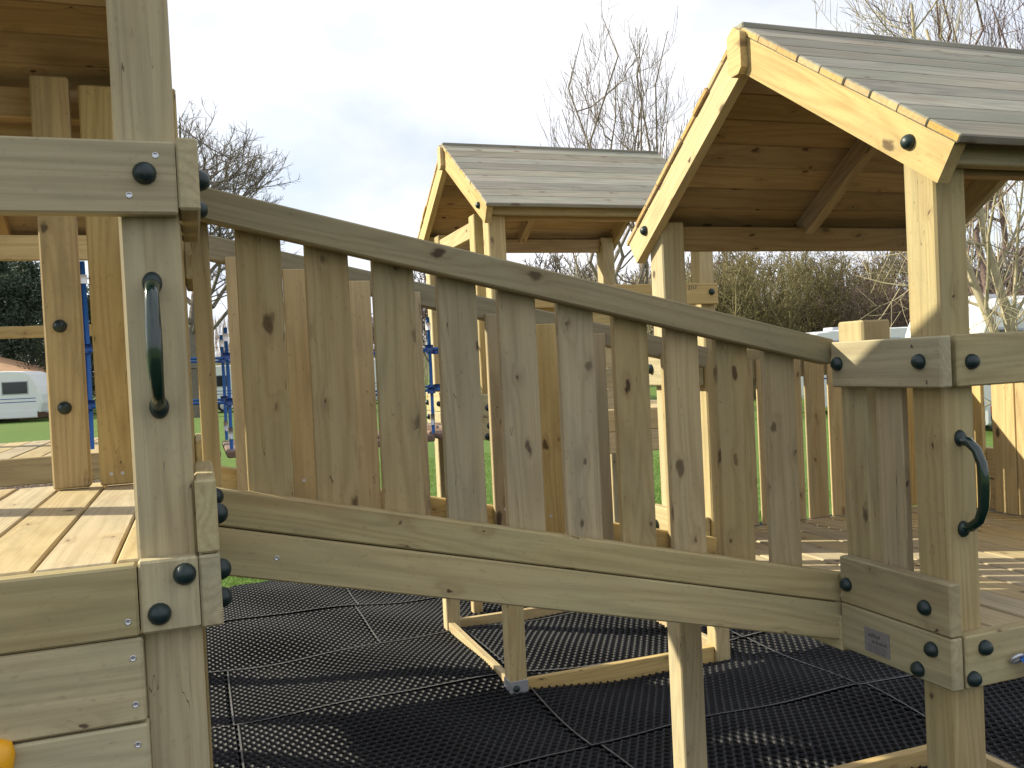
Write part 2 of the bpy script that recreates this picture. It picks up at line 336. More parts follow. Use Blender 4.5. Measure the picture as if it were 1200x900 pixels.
def mat_tile(u0, v0, TU=1.5, TV=1.0):
    px = .0435; py = px*.866; R = px/math.sqrt(3); vs = []; fs = []; mi = []
    ny = round(TV/py); nx = math.ceil(TU/px)+1; ju, jv = rnd.uniform(-.004, .004), rnd.uniform(-.004, .004)
    ri = R*.77
    tilt = rnd.uniform(-.004, .004)
    for j in range(ny):
        for i in range(nx):
            x = u0+ju+(i+(.5 if j % 2 else .02))*px; y = v0+jv+(j+.5)*py
            if x > u0+TU-px*.2 or y > edge_v(x) or not (-1.0 < x < 7): continue
            # skip what the near towers' timbers and the frame edge always hide
            if y < .2 and x < -.4: continue
            k = len(vs); z = wave(x, y)+tilt
            for q in range(6):
                a = math.pi/6+q*math.pi/3; vs.append((x+R*math.cos(a), y+R*math.sin(a), z+.0022))
            for q in range(6):
                a = math.pi/6+q*math.pi/3; vs.append((x+ri*math.cos(a), y+ri*math.sin(a), z-.001))
            for q in range(6):
                a = math.pi/6+q*math.pi/3; vs.append((x+ri*.95*math.cos(a), y+ri*.95*math.sin(a), z-.02))
            for q in range(6):
                r = (q+1) % 6; fs.append((k+q, k+r, k+6+r, k+6+q)); fs.append((k+6+q, k+6+r, k+12+r, k+12+q)); mi += [0, 0]
    if not fs: return
    # flat moulded strips round the mat
    def strip(x0, y0, x1, y1, w=.0042):
        n = 24
        for i in range(n):
            ax, ay = x0+(x1-x0)*i/n, y0+(y1-y0)*i/n; bx_, by = x0+(x1-x0)*(i+1)/n, y0+(y1-y0)*(i+1)/n
            if by > edge_v(bx_) or not (-1 < ax < 7): continue
            dx, dy = (0, w) if abs(x1-x0) > abs(y1-y0) else (w, 0); k = len(vs)
            for (xx, yy) in ((ax-dx, ay-dy), (bx_-dx, by-dy), (bx_+dx, by+dy), (ax+dx, ay+dy)): vs.append((xx, yy, wave(xx, yy)+.006+tilt))
            fs.append((k, k+1, k+2, k+3) if True else 0); mi.append(1)
    strip(u0+ju, v0+jv, u0+ju+TU-.02, v0+jv); strip(u0+ju, v0+jv, u0+ju, v0+jv+TV-.02)
    me = bpy.data.meshes.new('rubber_mat'); V = np.array(vs, 'f'); V[:, 0] -= 1.5; V[:, 1] -= 3
    F = np.array(fs, 'i'); me.vertices.add(len(V)); me.vertices.foreach_set('co', V.ravel()); me.loops.add(F.size); me.loops.foreach_set('vertex_index', F.ravel())
    me.polygons.add(len(F)); me.polygons.foreach_set('loop_start', np.arange(0, F.size, 4, dtype='i')); me.materials.append(M_RUB); me.materials.append(M_RUBE)
    me.polygons.foreach_set('material_index', mi); me.update(calc_edges=True); me.validate()
    link(bpy.data.objects.new('rubber_mat', me), matroot, Matrix.Translation(Vector((1.5, 3, 0))))
for r, v0 in enumerate([-.9, .1, 1.1, 2.1, 3.1, 4.1, 5.1, 6.1]):
    off = (.1, .15, .16, .12, .10, -.45, -.42, -.9)[r]
    for i in range(-1, 5): mat_tile(off+1.5*i-(0 if r != 2 else 0), v0)
# bark mulch bed and grass blades
M_MULCH = plain('bark_mulch_soil', (.10, .065, .05), .95, nsc=12, namt=.5)
mul = sheet('mulch_bed', [(-7.5, 9.8), (.2, 10.2), (.3, 16.8), (-8.5, 17.5)], -.022, M_MULCH)
def scatter(name, mat, n, fn, label, cat):
    vs = []; fs = []
    for _ in range(n):
        r = fn()
        if r is None: continue
        k = len(vs); vs += r; fs.append(tuple(range(k, k+len(r))))
    o = bpy.data.objects.new(name, mesh(name, vs, fs, mat)); link(o); tag(o, label, cat, kind='stuff'); return o
def chip():
    x, y = rnd.uniform(-7, .1), rnd.uniform(10, 17); s = rnd.uniform(.02, .05); a = rnd.uniform(0, 6.28); c, d = math.cos(a)*s, math.sin(a)*s; z = rnd.uniform(-.02, .01)
    return [(x-c, y-d, z), (x-d*.3, y+c*.3, z+rnd.uniform(0, .02)), (x+c, y+d, z+rnd.uniform(0, .03)), (x+d*.3, y-c*.3, z)]
scatter('bark_chips', LF_BRN, 16000, chip, 'reddish brown bark chips covering the mulch bed behind the left tower', 'bark mulch')
def blade():
    r = rnd.random()
    if r < .55:
        x = rnd.uniform(-1.5, 6); y = 6.25+abs(rnd.gauss(0, 1))*1.9
        if y < edge_v(x)-.02: return None
    else: x = rnd.uniform(.4, 8); y = rnd.uniform(6.8, 16)
    h = rnd.uniform(.02, .055); a = rnd.uniform(0, 6.28); w = .005; c, d = math.cos(a)*w, math.sin(a)*w; lx, ly = rnd.gauss(0, .02), rnd.gauss(0, .02)
    return [(x-c, y-d, -.03), (x+c, y+d, -.03), (x+lx, y+ly, -.03+h)]
scatter('grass_blades', LF_GRS, 90000, blade, 'bright green mown grass beyond the black rubber matting', 'grass')
# hill
def hillmesh(name, pts, y0, depth, mat):
    vs = []; fs = []; n = len(pts); m = 10
    for i, (x, h) in enumerate(pts):
        for j in range(m):
            t = j/(m-1); vs.append((x, y0+depth*t, -1+(h+1)*math.sin(t*math.pi/2)*(1+.06*mnoise.noise(Vector((x*.02, t*3, 0))))))
    for i in range(n-1):
        for j in range(m-1): fs.append([i*m+j, (i+1)*m+j, (i+1)*m+j+1, i*m+j+1])
    o = bpy.data.objects.new(name, mesh(name, vs, fs, mat, True)); link(o); o['kind'] = 'structure'; return o
M_HILL = plain('far_hillside', (.13, .15, .07), .95, nsc=.06, namt=.45, spec=.1)
hillmesh('hill', [(x, 6+20/(1+math.exp(-(x-130)/45))+1.5*math.sin(x*.05)) for x in range(-500, 560, 20)], 190, 120, M_HILL)

# ---------------------------------------------------------------- playhouse towers
W = 1.36; PS = .095
def tower(label, U0, deck, roof_E, roof_A, V0=.035, ov=0., **k):
    """U0,V0: near left outer corner of the posts. deck: deck top. all z from eye level."""
    t = thing('playhouse_tower', label, 'playhouse', T(U0+W/2, V0+W/2, -H), 'roofed wooden play towers of the climbing frame')
    U1, V1 = U0+W, V0+W; Vc = V0+W/2+.0; half = W/2+.095
    sl_ = (roof_A-roof_E)/half; th = math.atan(sl_); cs = math.cos(th)
    top = roof_A-sl_*(W/2-PS/2)-.03
    posts = {}
    for nm, u, v in (('nl', U0, V0), ('nr', U1-PS, V0), ('bl', U0, V1-PS), ('br', U1-PS, V1-PS)):
        posts[nm] = bx('post', W_POST, t, u, u+PS, v, v+PS, -H-.02, top-.01, .005)
    FV = V0-.035
    # deck
    n = 11; pw = (W-.01)/n
    for i in range(n): bx('deck_board', W_DECK, t, U0+.005+i*pw, U0+.005+(i+1)*pw-.006, FV+.037+rnd.uniform(0, .004), V1-.001, deck-.03, deck+rnd.uniform(-.003, .001), .003)
    bx('joist', W_RAIL, t, U0+.12, U1-.12, V0+.30, V0+.345, deck-.13, deck-.032); bx('joist', W_RAIL, t, U0+.12, U1-.12, V0+.92, V0+.965, deck-.13, deck-.032)
    # roof
    for s in (-1, 1):
        X = Vector((0, s*cs, -math.sin(th))); dn = Vector((0, -s*math.sin(th), -cs)); Ls = half/cs; h = .095
        npl = 9; pw = (Ls+.012)/npl
        for i in range(npl):
            c = Vector((0, Vc, roof_A))+X*(pw*(i+.5)+.002)-dn*.0115
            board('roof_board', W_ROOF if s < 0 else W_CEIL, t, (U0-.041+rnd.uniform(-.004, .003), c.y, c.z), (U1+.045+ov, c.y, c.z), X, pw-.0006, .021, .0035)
            if s < 0 or k.get('ceil', True):   # lining boards under the outer boards
                pass
        for u, tt in ((U0-.0175, .034), (U0+W/2, .045), (U1+.0175+ov, .034)):
            nm = 'rafter' if tt == .045 else 'bargeboard'; hh = .07 if tt == .045 else h
            L2 = Ls if tt < .04 else Ls-.125; poly = [(0, 0), (L2, 0), (L2, hh), (hh*math.tan(th), hh)]
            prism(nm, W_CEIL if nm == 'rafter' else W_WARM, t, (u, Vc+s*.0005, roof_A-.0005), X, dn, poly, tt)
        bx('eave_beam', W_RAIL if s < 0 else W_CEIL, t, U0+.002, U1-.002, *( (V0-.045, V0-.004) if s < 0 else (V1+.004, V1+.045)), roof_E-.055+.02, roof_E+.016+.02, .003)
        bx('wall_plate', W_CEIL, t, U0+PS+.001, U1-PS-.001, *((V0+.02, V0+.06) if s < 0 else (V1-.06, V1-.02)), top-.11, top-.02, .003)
        ub, vb = -.0, Vc+s*(W/2-.035)
        cap(t, (U0-.035, vb, roof_A-sl_*(abs(vb-Vc))-.055), (-1, 0, 0)); cap(t, (U1+.035+ov, vb, roof_A-sl_*(abs(vb-Vc))-.055), (1, 0, 0))
    for u in (U0-.048, U1+.048+ov):
        poly = [(-.034, -.024), (0, 0), (.034, -.024), (.034, -.128), (.018, -.145), (-.018, -.145), (-.034, -.128)]
        prism('ridge_plate', W_WARM, t, (u, Vc, roof_A+.018), (0, 1, 0), (0, 0, 1), poly, .025)
    bx('ridge_board', W_ROOF, t, U0-.04, U1+.044+ov, Vc-.022, Vc+.022, roof_A+.010, roof_A+.030, .004)
    rail = deck+.696
    # base boards on the ground
    for a in ((U0+PS+.001, U1-PS-.001, V0+.02, V0+.06), (U0+PS+.001, U1-PS-.001, V1-.06, V1-.02), (U0+.01, U0+.05, V0+PS+.001, V1-PS-.001), (U1-.05, U1-.01, V0+PS+.001, V1-PS-.001)):
        bx('base_board', W_WARM, t, *a, -H-.03, -H+.075)
    if k.get('brackets'):
        for u, v in ((U0, V0),):
            bx('post_bracket', M_STEEL, posts['nl'], u-.003, u+PS+.003, v-.004, v-.0005, -H+.0, -H+.085, .001); bx('post_bracket', M_STEEL, posts['nl'], u-.004, u-.0005, v-.003, v+PS+.003, -H+.0, -H+.085, .001)
            cap(posts['nl'], (u+.03, v-.004, -H+.045), (0, -1, 0)); screw(posts['nl'], (u+.075, v-.004, -H+.04), (0, -1, 0))
    t['_'] = 0; del t['_']
    return t, dict(U0=U0, U1=U1, V0=V0, V1=V1, deck=deck, rail=rail, FV=FV, posts=posts, top=top)
def entrance(t, g, side, posttop=.075, slat=True, lintel=None, rails=True):
    """the face towards a bridge: two stub panels beside the opening"""
    s = -1 if side == 'l' else 1; uo = g['U0'] if side == 'l' else g['U1']           # outer post face
    ra, rb = sorted((uo, uo+s*.035)); pa, pb = sorted((uo, uo-s*PS)); FV = g['FV']; d, r = g['deck'], g['rail']
    for (v0, v1, pv0, pv1, sv0, sv1) in ((FV+.002, FV+.372, FV+.289, FV+.384, FV+.165, FV+.255), (FV+1.055, FV+1.425, FV+1.045, FV+1.14, FV+1.175, FV+1.27)):
        q = bx('inset_post', W_POST, t, pa+.001, pb-.001, pv0, pv1, d-.12, (r+posttop-.022) if not lintel else lintel+.05, .005)
        if rails: bx('guard_rail', W_RAIL, t, ra+.0005, rb, v0, v1, r-.12, r, .004)
        bx('kick_board', W_RAIL, t, ra+.0005, rb, v0, v1, d+.001, d+.125, .004)
        bx('fascia_board', W_RAIL, t, ra+.0005, rb, v0, v1, d-.123, d-.001, .004)
        n = (s, 0, 0); uf = uo+s*.035
        vn, vf = (v0+.062, v1-.028) if v0 < FV+.5 else (v1-.062, v0+.028)
        if rails:
            cap(t, (uf, vn, r-.058), n); cap(t, (uf, vf, r-.058), n)
            if slat: bx('slat', W_SLAT, t, *sorted((uo-s*.002, uo-s*.022)), sv0, sv1, d+.02, r-.03, .002)
        cap(t, (uf, vf, d+.053), n); cap(t, (uf, vn+.012, d+.056), n); cap(t, (uf, vn-.004, d-.039), n); cap(t, (uf, vn+.04, d-.099), n)
    bx('fascia_board', W_RAIL, t, *sorted((uo+s*.001, uo+s*.034)), FV+.374, FV+1.053, d-.135, d-.04, .004)
    if lintel:
        bx('lintel', W_WARM, t, *sorted((uo-s*.01, uo-s*.05)), FV+.385, FV+1.10, lintel-.07, lintel+.02, .003)

# ---- left tower (nearest)
LT, g = tower('nearest wooden play tower at the left, with long green grab handle and climbing wall boards', -W, -.29, .835, 1.345, ov=-.10)
bx('eave_board', W_CEIL, LT, -W+.1, -.11, 1.441, 1.465, .69, .815, .003)
entrance(LT, g, 'r')
r = g['rail']
bx('guard_rail', W_RAIL, LT, -W-.03, -.0005, 0, .0345, .278, .398, .004)
for u, z in ((-.049, .344), (-W+.05, .344)): cap(LT, (u, 0, z), (0, -1, 0))
screw(LT, (-.031, 0, .374), (0, -1, 0)); screw(LT, (-.074, 0, .308), (0, -1, 0))
bx('corner_block', W_RAIL, LT, -.0935, -.0005, 0, .0345, -.41, -.2905, .004)
bx('fascia_board', W_RAIL, LT, -W, -.0955, -.003, .0345, -.4115, -.2945, .004)
cap(LT, (-.022, 0, -.318), (0, -1, 0)); cap(LT, (-.064, 0, -.379), (0, -1, 0))
for i, z in enumerate((-.414, -.556, -.70, -.843, -.987)):
    bx('wall_board', W_RAIL, LT, -W, -.0925+.002*i, 0, .0345, z-.138, z-.0, .004)
    screw(LT, (-.108, 0, z-.032), (0, -1, 0)); screw(LT, (-.108, 0, z-.108), (0, -1, 0))
screw(LT, (-.112, -.003, -.385), (0, -1, 0))
for a, b, tp in ((-.385, -.287, .885), (-.262, -.172, .865)):
    up_ = bx('upright', W_WARM, LT, a, b, 1.235, 1.28, -.288, tp, .005)
    if a < -.3: cap(up_, (a+.042, 1.235, .176), (0, -1, 0)); cap(up_, (a+.042, 1.235, -.057), (0, -1, 0))
    else:
        for dz in (0, .03): screw(up_, (a+.03+dz, 1.235, -.255), (0, -1, 0))
def grip(parent, u, v, z0, z1, tilt=0):
    o = tube('grab_handle', M_HANDLE, parent, [(u, v, z1-.008), (u+tilt*.3, v-.024, z1-.012), (u+tilt*.7, v-.044, z1-.03), (u+tilt, v-.055, z1-.06), (u+tilt, v-.058, (z0+z1)/2+.02), (u+tilt, v-.058, (z0+z1)/2-.02), (u+tilt, v-.055, z0+.06), (u+tilt*.7, v-.044, z0+.03), (u+tilt*.3, v-.024, z0+.012), (u, v, z0+.008)], .0125, 12, radii=[.013, .0115, .0115, .012, .013, .013, .012, .0115, .0115, .013])
    for z in (z0+.004, z1-.004):
        link(bpy.data.objects.new('flange', CAPM), o, frame((u, v, z), (0, -1, 0)) @ Matrix.Diagonal((.85, 1.05, .8, 1)))
grip(g['posts']['nr'], -.048, .035, -.044, .172)
# ---- right tower
RT, h = tower('wooden play tower on the right with large plank roof and curved dark handle', 1.642, -.674, .445, .965)
entrance(RT, h, 'l')
bx('guard_rail', W_RAIL, RT, 1.655, 3.0, 0, .0345, -.098, .024, .004)
cap(RT, (1.695, 0, -.041), (0, -1, 0)); cap(RT, (2.95, 0, -.041), (0, -1, 0))
bx('fascia_board', W_RAIL, RT, 1.647, 3.0, 0, .0345, -.797, -.673, .004)
cap(RT, (1.702, 0, -.706), (0, -1, 0)); cap(RT, (1.665, 0, -.773), (0, -1, 0))
grip(h['posts']['nl'], 1.688, .035, -.437, -.215, .006)
bx('guard_rail', W_RAIL, RT, 1.70, 2.92, 1.396, 1.43, -.098, .022, .004)
for i in range(10): bx('slat', W_SLAT if i % 3 else W_WARM, RT, 1.745+i*.113, 1.745+i*.113+.0965, 1.386, 1.395, -.672, -.02, .002)
bx('guard_rail', W_RAIL, RT, 3.003, 3.038, .05, 1.38, -.098, .022, .004)
for a, b in [(1.262, 1.357), (1.158, 1.253), (1.005, 1.109)]+[(1.0025-.1085*(i+1), 1.0005-.1085*i) for i in range(8)]: bx('slat', W_WARM, RT, 2.982, 3.002, a, b, -.672, -.02, .002)
for z in (-.672, -.545): bx('kick_board', W_WARM, RT, 3.003, 3.037, .05, 1.38, z, z+.123, .004)
PLQ = bx('maker_plaque', M_PLATE, RT, 1.6045, 1.6068, .197, .283, -.778, -.716, .0004, label='small worn grey plaque with dark script lettering')
vs = []; fs = []                                       # worn, unreadable lettering as fine raised strokes
rr = random.Random(4)
def strokes(z, v0, v1, hgt, n, thick):
    for i in range(n):
        v = v0+(v1-v0)*(i+.5)/n; hh = hgt*rr.uniform(.45, 1); k = len(vs); s = rr.uniform(-.2, .2)*hgt; x = 1.6040
        for a, b in ((v-thick, z), (v+thick, z), (v+thick+s, z+hh), (v-thick+s, z+hh)): vs.append((x, a, b+H))
        fs.append([k, k+3, k+2, k+1])
strokes(-.737, .270, .226, .012, 9, .0011); strokes(-.752, .258, .203, .010, 11, .0011)
for z in (-.759, -.764, -.769, -.774): strokes(z, .272, .206, .003, 16, .0009)
o = bpy.data.objects.new('lettering', mesh('lettering', vs, fs, M_INK)); link(o, PLQ)
def text(parent, body, p, X, Y, size, mat=M_INK):
    cu = bpy.data.curves.new('t', 'FONT'); cu.body = body; cu.size = size; cu.extrude = .0004; to = bpy.data.objects.new('t', cu)
    me = bpy.data.meshes.new_from_object(to); bpy.data.objects.remove(to); me.materials.clear(); me.materials.append(mat)
    X = Vector(X); Y = Vector(Y); Z = X.cross(Y); Mx = Matrix.Identity(4)
    for i in range(3): Mx[i][0], Mx[i][1], Mx[i][2] = X[i], Y[i], Z[i]
    Mx.translation = T(*p); link(bpy.data.objects.new('pencil_mark', me), parent, Mx)
text(RT, 'A', (1.6065, .090, -.003), (0, -1, 0), (0, 0, 1), .012); text(RT, '2', (1.6065, .048, -.088), (0, -1, 0), (0, 0, 1), .012)
for z, v in ((-.62, .12), (.0, .2)): pass
# ---- far tower
FT, f = tower('far play tower in the middle with gabled roof and bare base frame on the matting', 1.50, -.27, .83, 1.315, V0=2.86, brackets=True)
entrance(FT, f, 'l', lintel=.80, rails=False)
bx('guard_rail', W_WARM, FT, 1.60, 2.86, 2.825, 2.859, .30, .42, .004); text(FT, '2217', (2.66, 2.8245, .385), (1, 0, 0), (0, 0, 1), .03)
cap(FT, (2.815, 2.825, .37), (0, -1, 0)); 
for i, z in enumerate((-.27, -.39)): bx('fascia_board', W_WARM, FT, 1.50, 2.86, 2.825, 2.8595, z-.118, z, .004)
for i in range(5): bx('panel_board', W_POST, FT, 1.68, 2.22, 2.864, 2.882, -.265+i*.115, -.265+i*.115+.112, .003)
bx('guard_rail', W_WARM, FT, 2.862, 2.896, 2.9, 4.2, .28, .40, .004)
bx('guard_rail', W_WARM, FT, 1.6, 2.86, 4.221, 4.256, .28, .40, .004)
for z in (-.27, -.39): bx('fascia_board', W_WARM, FT, 2.862, 2.896, 2.86, 4.22, z-.118, z, .004)
# ---- far left tower
QT, q = tower('play tower seen only through the left tower, with sunlit deck boards', -.28-W, -.30, .83, 1.315, V0=2.86)
entrance(QT, q, 'r', lintel=.80, rails=False)
bx('fascia_board', W_WARM, QT, -.28-W, -.28, 2.825, 2.8595, -.42, -.30, .004)
bx('guard_rail', W_WARM, QT, -.28-W, -.28, 4.221, 4.256, .30, .37, .004)
bx('guard_rail', W_WARM, QT, -1.2, -.40, 2.825, 2.8595, .57, .68, .004)

# ---------------------------------------------------------------- ramp bridge between the near towers
RB = thing('ramp_bridge', 'slatted timber ramp bridge sloping down from the left tower to the right tower', 'bridge', T(.82, .71, -H))
K = -.2375; sn = Vector((1, 0, K)).normalized(); up2 = Vector((-K, 0, 1)).normalized(); ck = 1/math.sqrt(1+K*K)
def slope(name, mat, top0, bot0, v0, v1, u0=.02, u1=1.626, **k):
    zc = (top0+bot0)/2; return board(name, mat, RB, (u0, (v0+v1)/2, zc+K*u0), (u1, (v0+v1)/2, zc+K*u1), up2, (top0-bot0)*ck, v1-v0, .004, **k)
W_HAND = wood('handrail_wood', (.335, .28, .165), (.19, .15, .08), (.27, .255, .16), .45, .65, .6, .35)
slope('handrail', W_HAND, .417, .347, .384, .4285); slope('side_board', W_RAIL, -.216, -.2945, .384, .4285); slope('side_board', W_RAIL, -.2975, -.399, .3835, .4285)
slope('handrail', W_HAND, .417, .347, 1.0, 1.0445); slope('side_board', W_WARM, -.223, -.2945, 1.0, 1.0445); slope('side_board', W_WARM, -.2975, -.414, 1.0, 1.0445)
for i in range(11):
    a = .106+.1484*(i-1); b = a+.095; a = max(a, .016)
    if i == 0: pass
    ja = rnd.uniform(-.0025, .0025); zz0 = K*(a+b)/2
    bx('slat', W_SLAT, RB, a+ja, b+ja, .429, .449, -.285+K*b, .400+K*b if i else .385, .002)
    if i: bx('slat', W_WARM if i % 2 else W_SLAT, RB, a-ja, b-ja, .979, .9995, -.285+K*b, .385+K*b, .002)
    if i:
        for zz_ in (.02,): screw(RB, (a+.03, .979, -.24+K*b+.03), (0, -1, 0))
nfl = 12; pl = (1.606-.04)/nfl
for i in range(nfl):
    u = .04+pl*(i+.5); board('tread_board', W_DECK, RB, (u, .452, -.33+K*u), (u, .977, -.33+K*u), sn, pl-.008, .028)
screw(RB, (.155, .3835, -.385), (0, -1, 0)); 

# ---------------------------------------------------------------- rope bridge between the far towers
PB = thing('rope_bridge', 'suspended rope bridge with weathered brown treads and blue side ropes behind the ramp', 'rope bridge', T(.6, 3.55, -H))
def sag(u, z, d): x = (u+.26)/1.74; return z-d*4*x*(1-x)
n = 13
for i in range(n):
    u = -.22+i*(1.66/(n-1)); z = sag(u, -.335, .03); tb = bx('tread', W_OLD, PB, u-.055, u+.055, 3.10, 3.95, z-.035, z, .006)
for v in (3.14, 3.91):
    us = [-.28+i*1.78/20 for i in range(21)]
    for z, d, r_ in ((.125, .02, .0075), (-.10, .02, .0075)): tube('side_rope', M_BLUE, PB, [(u, v, sag(u, z, d)) for u in us], r_, 6)
    for j in range(6):
        u = .165+j*.20*(1 if j else 1); u = (.165, .42, .69, .97, 1.22, 1.42)[j]; o = tube('hanger_rope', M_BLUE, PB, [(u, v, sag(u, .34, .1)), (u+.003, v, .0), (u, v, sag(u, -.33, .03))], .009, 6)
        for z in (sag(u, .34, .1)-.03,): tube('ferrule', M_WHITEPL, o, [(u, v, z), (u, v, z-.04)], .014, 8)
        for z in (.12, -.11): tube('rope_clamp', M_BLUEPL, o, [(u, v, z+.018), (u, v, z-.018)], .022, 8)
        tube('shackle', M_STEEL, o, [(u, v, -.24), (u, v, -.30)], .012, 6)
# left net on far left tower, hanging from its top beam
NT = thing('climbing_net', 'blue rope climbing net hanging behind the two uprights of the left tower', 'climbing net', T(-.8, 2.8, -H))
for u in (-.455, -.437):
    o = tube('net_rope', M_BLUE, NT, [(u, 2.80, .56), (u+.004, 2.795, .2), (u-.004, 2.80, -.28)], .010, 6)
    tube('ferrule', M_WHITEPL, o, [(u, 2.80, .50), (u, 2.80, .46)], .016, 8)
    for z in (.17, -.08): tube('rope_clamp', M_BLUEPL, o, [(u, 2.797, z+.02), (u, 2.797, z-.02)], .022, 8)
for z in (.17, -.08): tube('net_rope', M_BLUE, NT, [(-.60, 2.785, z), (-.5, 2.78, z-.004), (-.415, 2.785, z-.01)], .009, 6)
# clamps on the far tower's back post
for z in (.12, -.11): tube('rope_clamp', M_BLUEPL, PB, [(1.47, 3.91, z+.02), (1.47, 3.91, z-.02)], .03, 8)
# shackle with rope at the right edge
CN = thing('scramble_net_corner', 'blue rope with steel shackle hooked on the right tower deck edge', 'rope', T(1.80, -.02, -H))
tube('shackle', M_STEEL, CN, [(1.772+.017*(1-math.cos(a)), -.012-.016*math.sin(a*1.0)*.4, -.742+.010*math.sin(a)) for a in [i*2*math.pi/16 for i in range(16)]], .0045, 8, closed=True)
tube('rope', M_BLUE, CN, [(1.812, -.02, -.735), (1.808, -.03, -.752), (1.822, -.035, -.775), (1.85, -.04, -.83), (1.90, -.05, -.95), (1.98, -.10, -1.2), (2.05, -.2, -1.5)], .009, 8)
tube('rope', M_BLUE, CN, [(1.795, -.02, -.748), (1.81, -.03, -.733), (1.86, -.03, -.742), (1.95, -.03, -.76), (2.15, -.03, -.78)], .009, 8)
# yellow climbing hold
YH = thing('climbing_hold', 'yellow plastic climbing hold bolted to the left climbing wall boards', 'climbing hold', T(-.33, -.02, -.6))
prof = [(-.015, .012), (-.010, .024), (.012, .032), (.03, .024), (.034, .005), (.028, -.03), (.004, -.085), (-.03, -.13), (-.10, -.16), (-.12, -.12), (-.085, -.09), (-.05, -.055), (-.028, -.018)]
vs = []; fs = []; n = len(prof)
for kx, (sc2, yy) in enumerate(((1, 0), (1, -.012), (.86, -.022), (.55, -.026))):
    cxx = sum(p[0] for p in prof)/n; czz = sum(p[1] for p in prof)/n
    for p in prof: vs.append((-.318+cxx+(p[0]-cxx)*sc2, yy, -.572+H+czz+(p[1]-czz)*sc2))
for j in range(3):
    for i in range(n): m = (i+1) % n; fs.append([j*n+i, j*n+m, (j+1)*n+m, (j+1)*n+i])
fs.append([3*n+i for i in range(n)])
hb = bpy.data.objects.new('hold_body', mesh('hold_body', vs, [f_[::-1] for f_ in fs], M_YEL, True)); link(hb, YH)
link(bpy.data.objects.new('bolt_head', SCREWM), hb, frame((-.312, -.0235, -.570), (0, -1, 0)))
# lone post stub behind
SP = bx('timber_post', W_WARM, None, 1.80, 1.87, 4.50, 4.57, -H-.02, -.45, .005); tag(SP, 'short pale timber post standing on the matting behind the far tower', 'post')

# ---------------------------------------------------------------- vegetation
def place(xpx, dist):
    az = math.atan((xpx-600)/1037.85)+yaw; d = dist/math.cos(az-yaw); return Vector((.0122+d*math.sin(az), -1.567+d*math.cos(az), 0))
def grow(seed, height, spread, levels, r0, upw=.25, nchild=(7, 6, 5), ratio=(.55, .5, .5), stems=1, first=.2, wob=.12, ang=(35, 60), lean=0.):
    R = random.Random(seed); segs = []; tips = []
    def br(p, d, ln, r, lv):
        ns = max(2, 6-lv) if lv < 3 else 2; pts = [p]; step = ln/ns
        for i in range(ns):
            d = (d+Vector((R.gauss(0, wob), R.gauss(0, wob), R.gauss(0, wob*.6)+upw*(.35 if lv else .1)))).normalized(); p = p+d*step
            ra = r*(1-i/ns*.75); rb = r*(1-(i+1)/ns*.75); segs.append((pts[-1], p, ra, rb, lv)); pts.append(p)
        if lv >= levels: tips.append((p, d)); return
        k = nchild[min(lv, len(nchild)-1)]
        for j in range(k):
            t = first+(1-first)*(j+R.random()*.8)/k if lv == 0 else .15+.85*(j+R.random())/k
            x = t*ns; i = min(int(x), ns-1); q_ = pts[i].lerp(pts[i+1], x-i); dd = (pts[i+1]-pts[i]).normalized()
            a = math.radians(R.uniform(*ang)); ax = dd.cross(Vector((R.gauss(0, 1), R.gauss(0, 1), R.gauss(0, 1)))).normalized()
            nd = (Matrix.Rotation(a, 3, ax) @ dd); 
            if lv == 0: nd = Vector((nd.x*spread, nd.y*spread, nd.z)).normalized()
            br(q_, nd, ln*ratio[min(lv, len(ratio)-1)]*R.uniform(.7, 1.15)*(1.15-.5*t if lv == 0 else 1), r*(1-t*.7)*.55, lv+1)
    for s in range(stems):
        a = R.uniform(0, 6.28); o = Vector((math.cos(a), math.sin(a), 0))*(.0 if stems == 1 else .35*R.random())
        br(o-Vector((0, 0, .1)), Vector((math.cos(a)*(.06+.22*(stems > 1))+lean, math.sin(a)*(.06+.22*(stems > 1)), 1)).normalized(), height*R.uniform(.8, 1), r0, 0)
    return segs, tips
def segmesh(name, segs, mat, minr=.004):
    vs = []; fs = []
    for a, b, ra, rb, lv in segs:
        n = 6 if lv == 0 else (4 if lv == 1 else 3); ra = max(ra, minr); rb = max(rb, minr*.7)
        d = (b-a).normalized(); x = d.orthogonal().normalized(); y = d.cross(x); k = len(vs)
        for p, r_ in ((a, ra), (b, rb)):
            for i in range(n): t = 2*math.pi*i/n; vs.append(p+x*math.cos(t)*r_+y*math.sin(t)*r_)
        for i in range(n): m = (i+1) % n; fs.append([k+i, k+m, k+n+m, k+n+i])
    return mesh(name, vs, fs, mat, True)
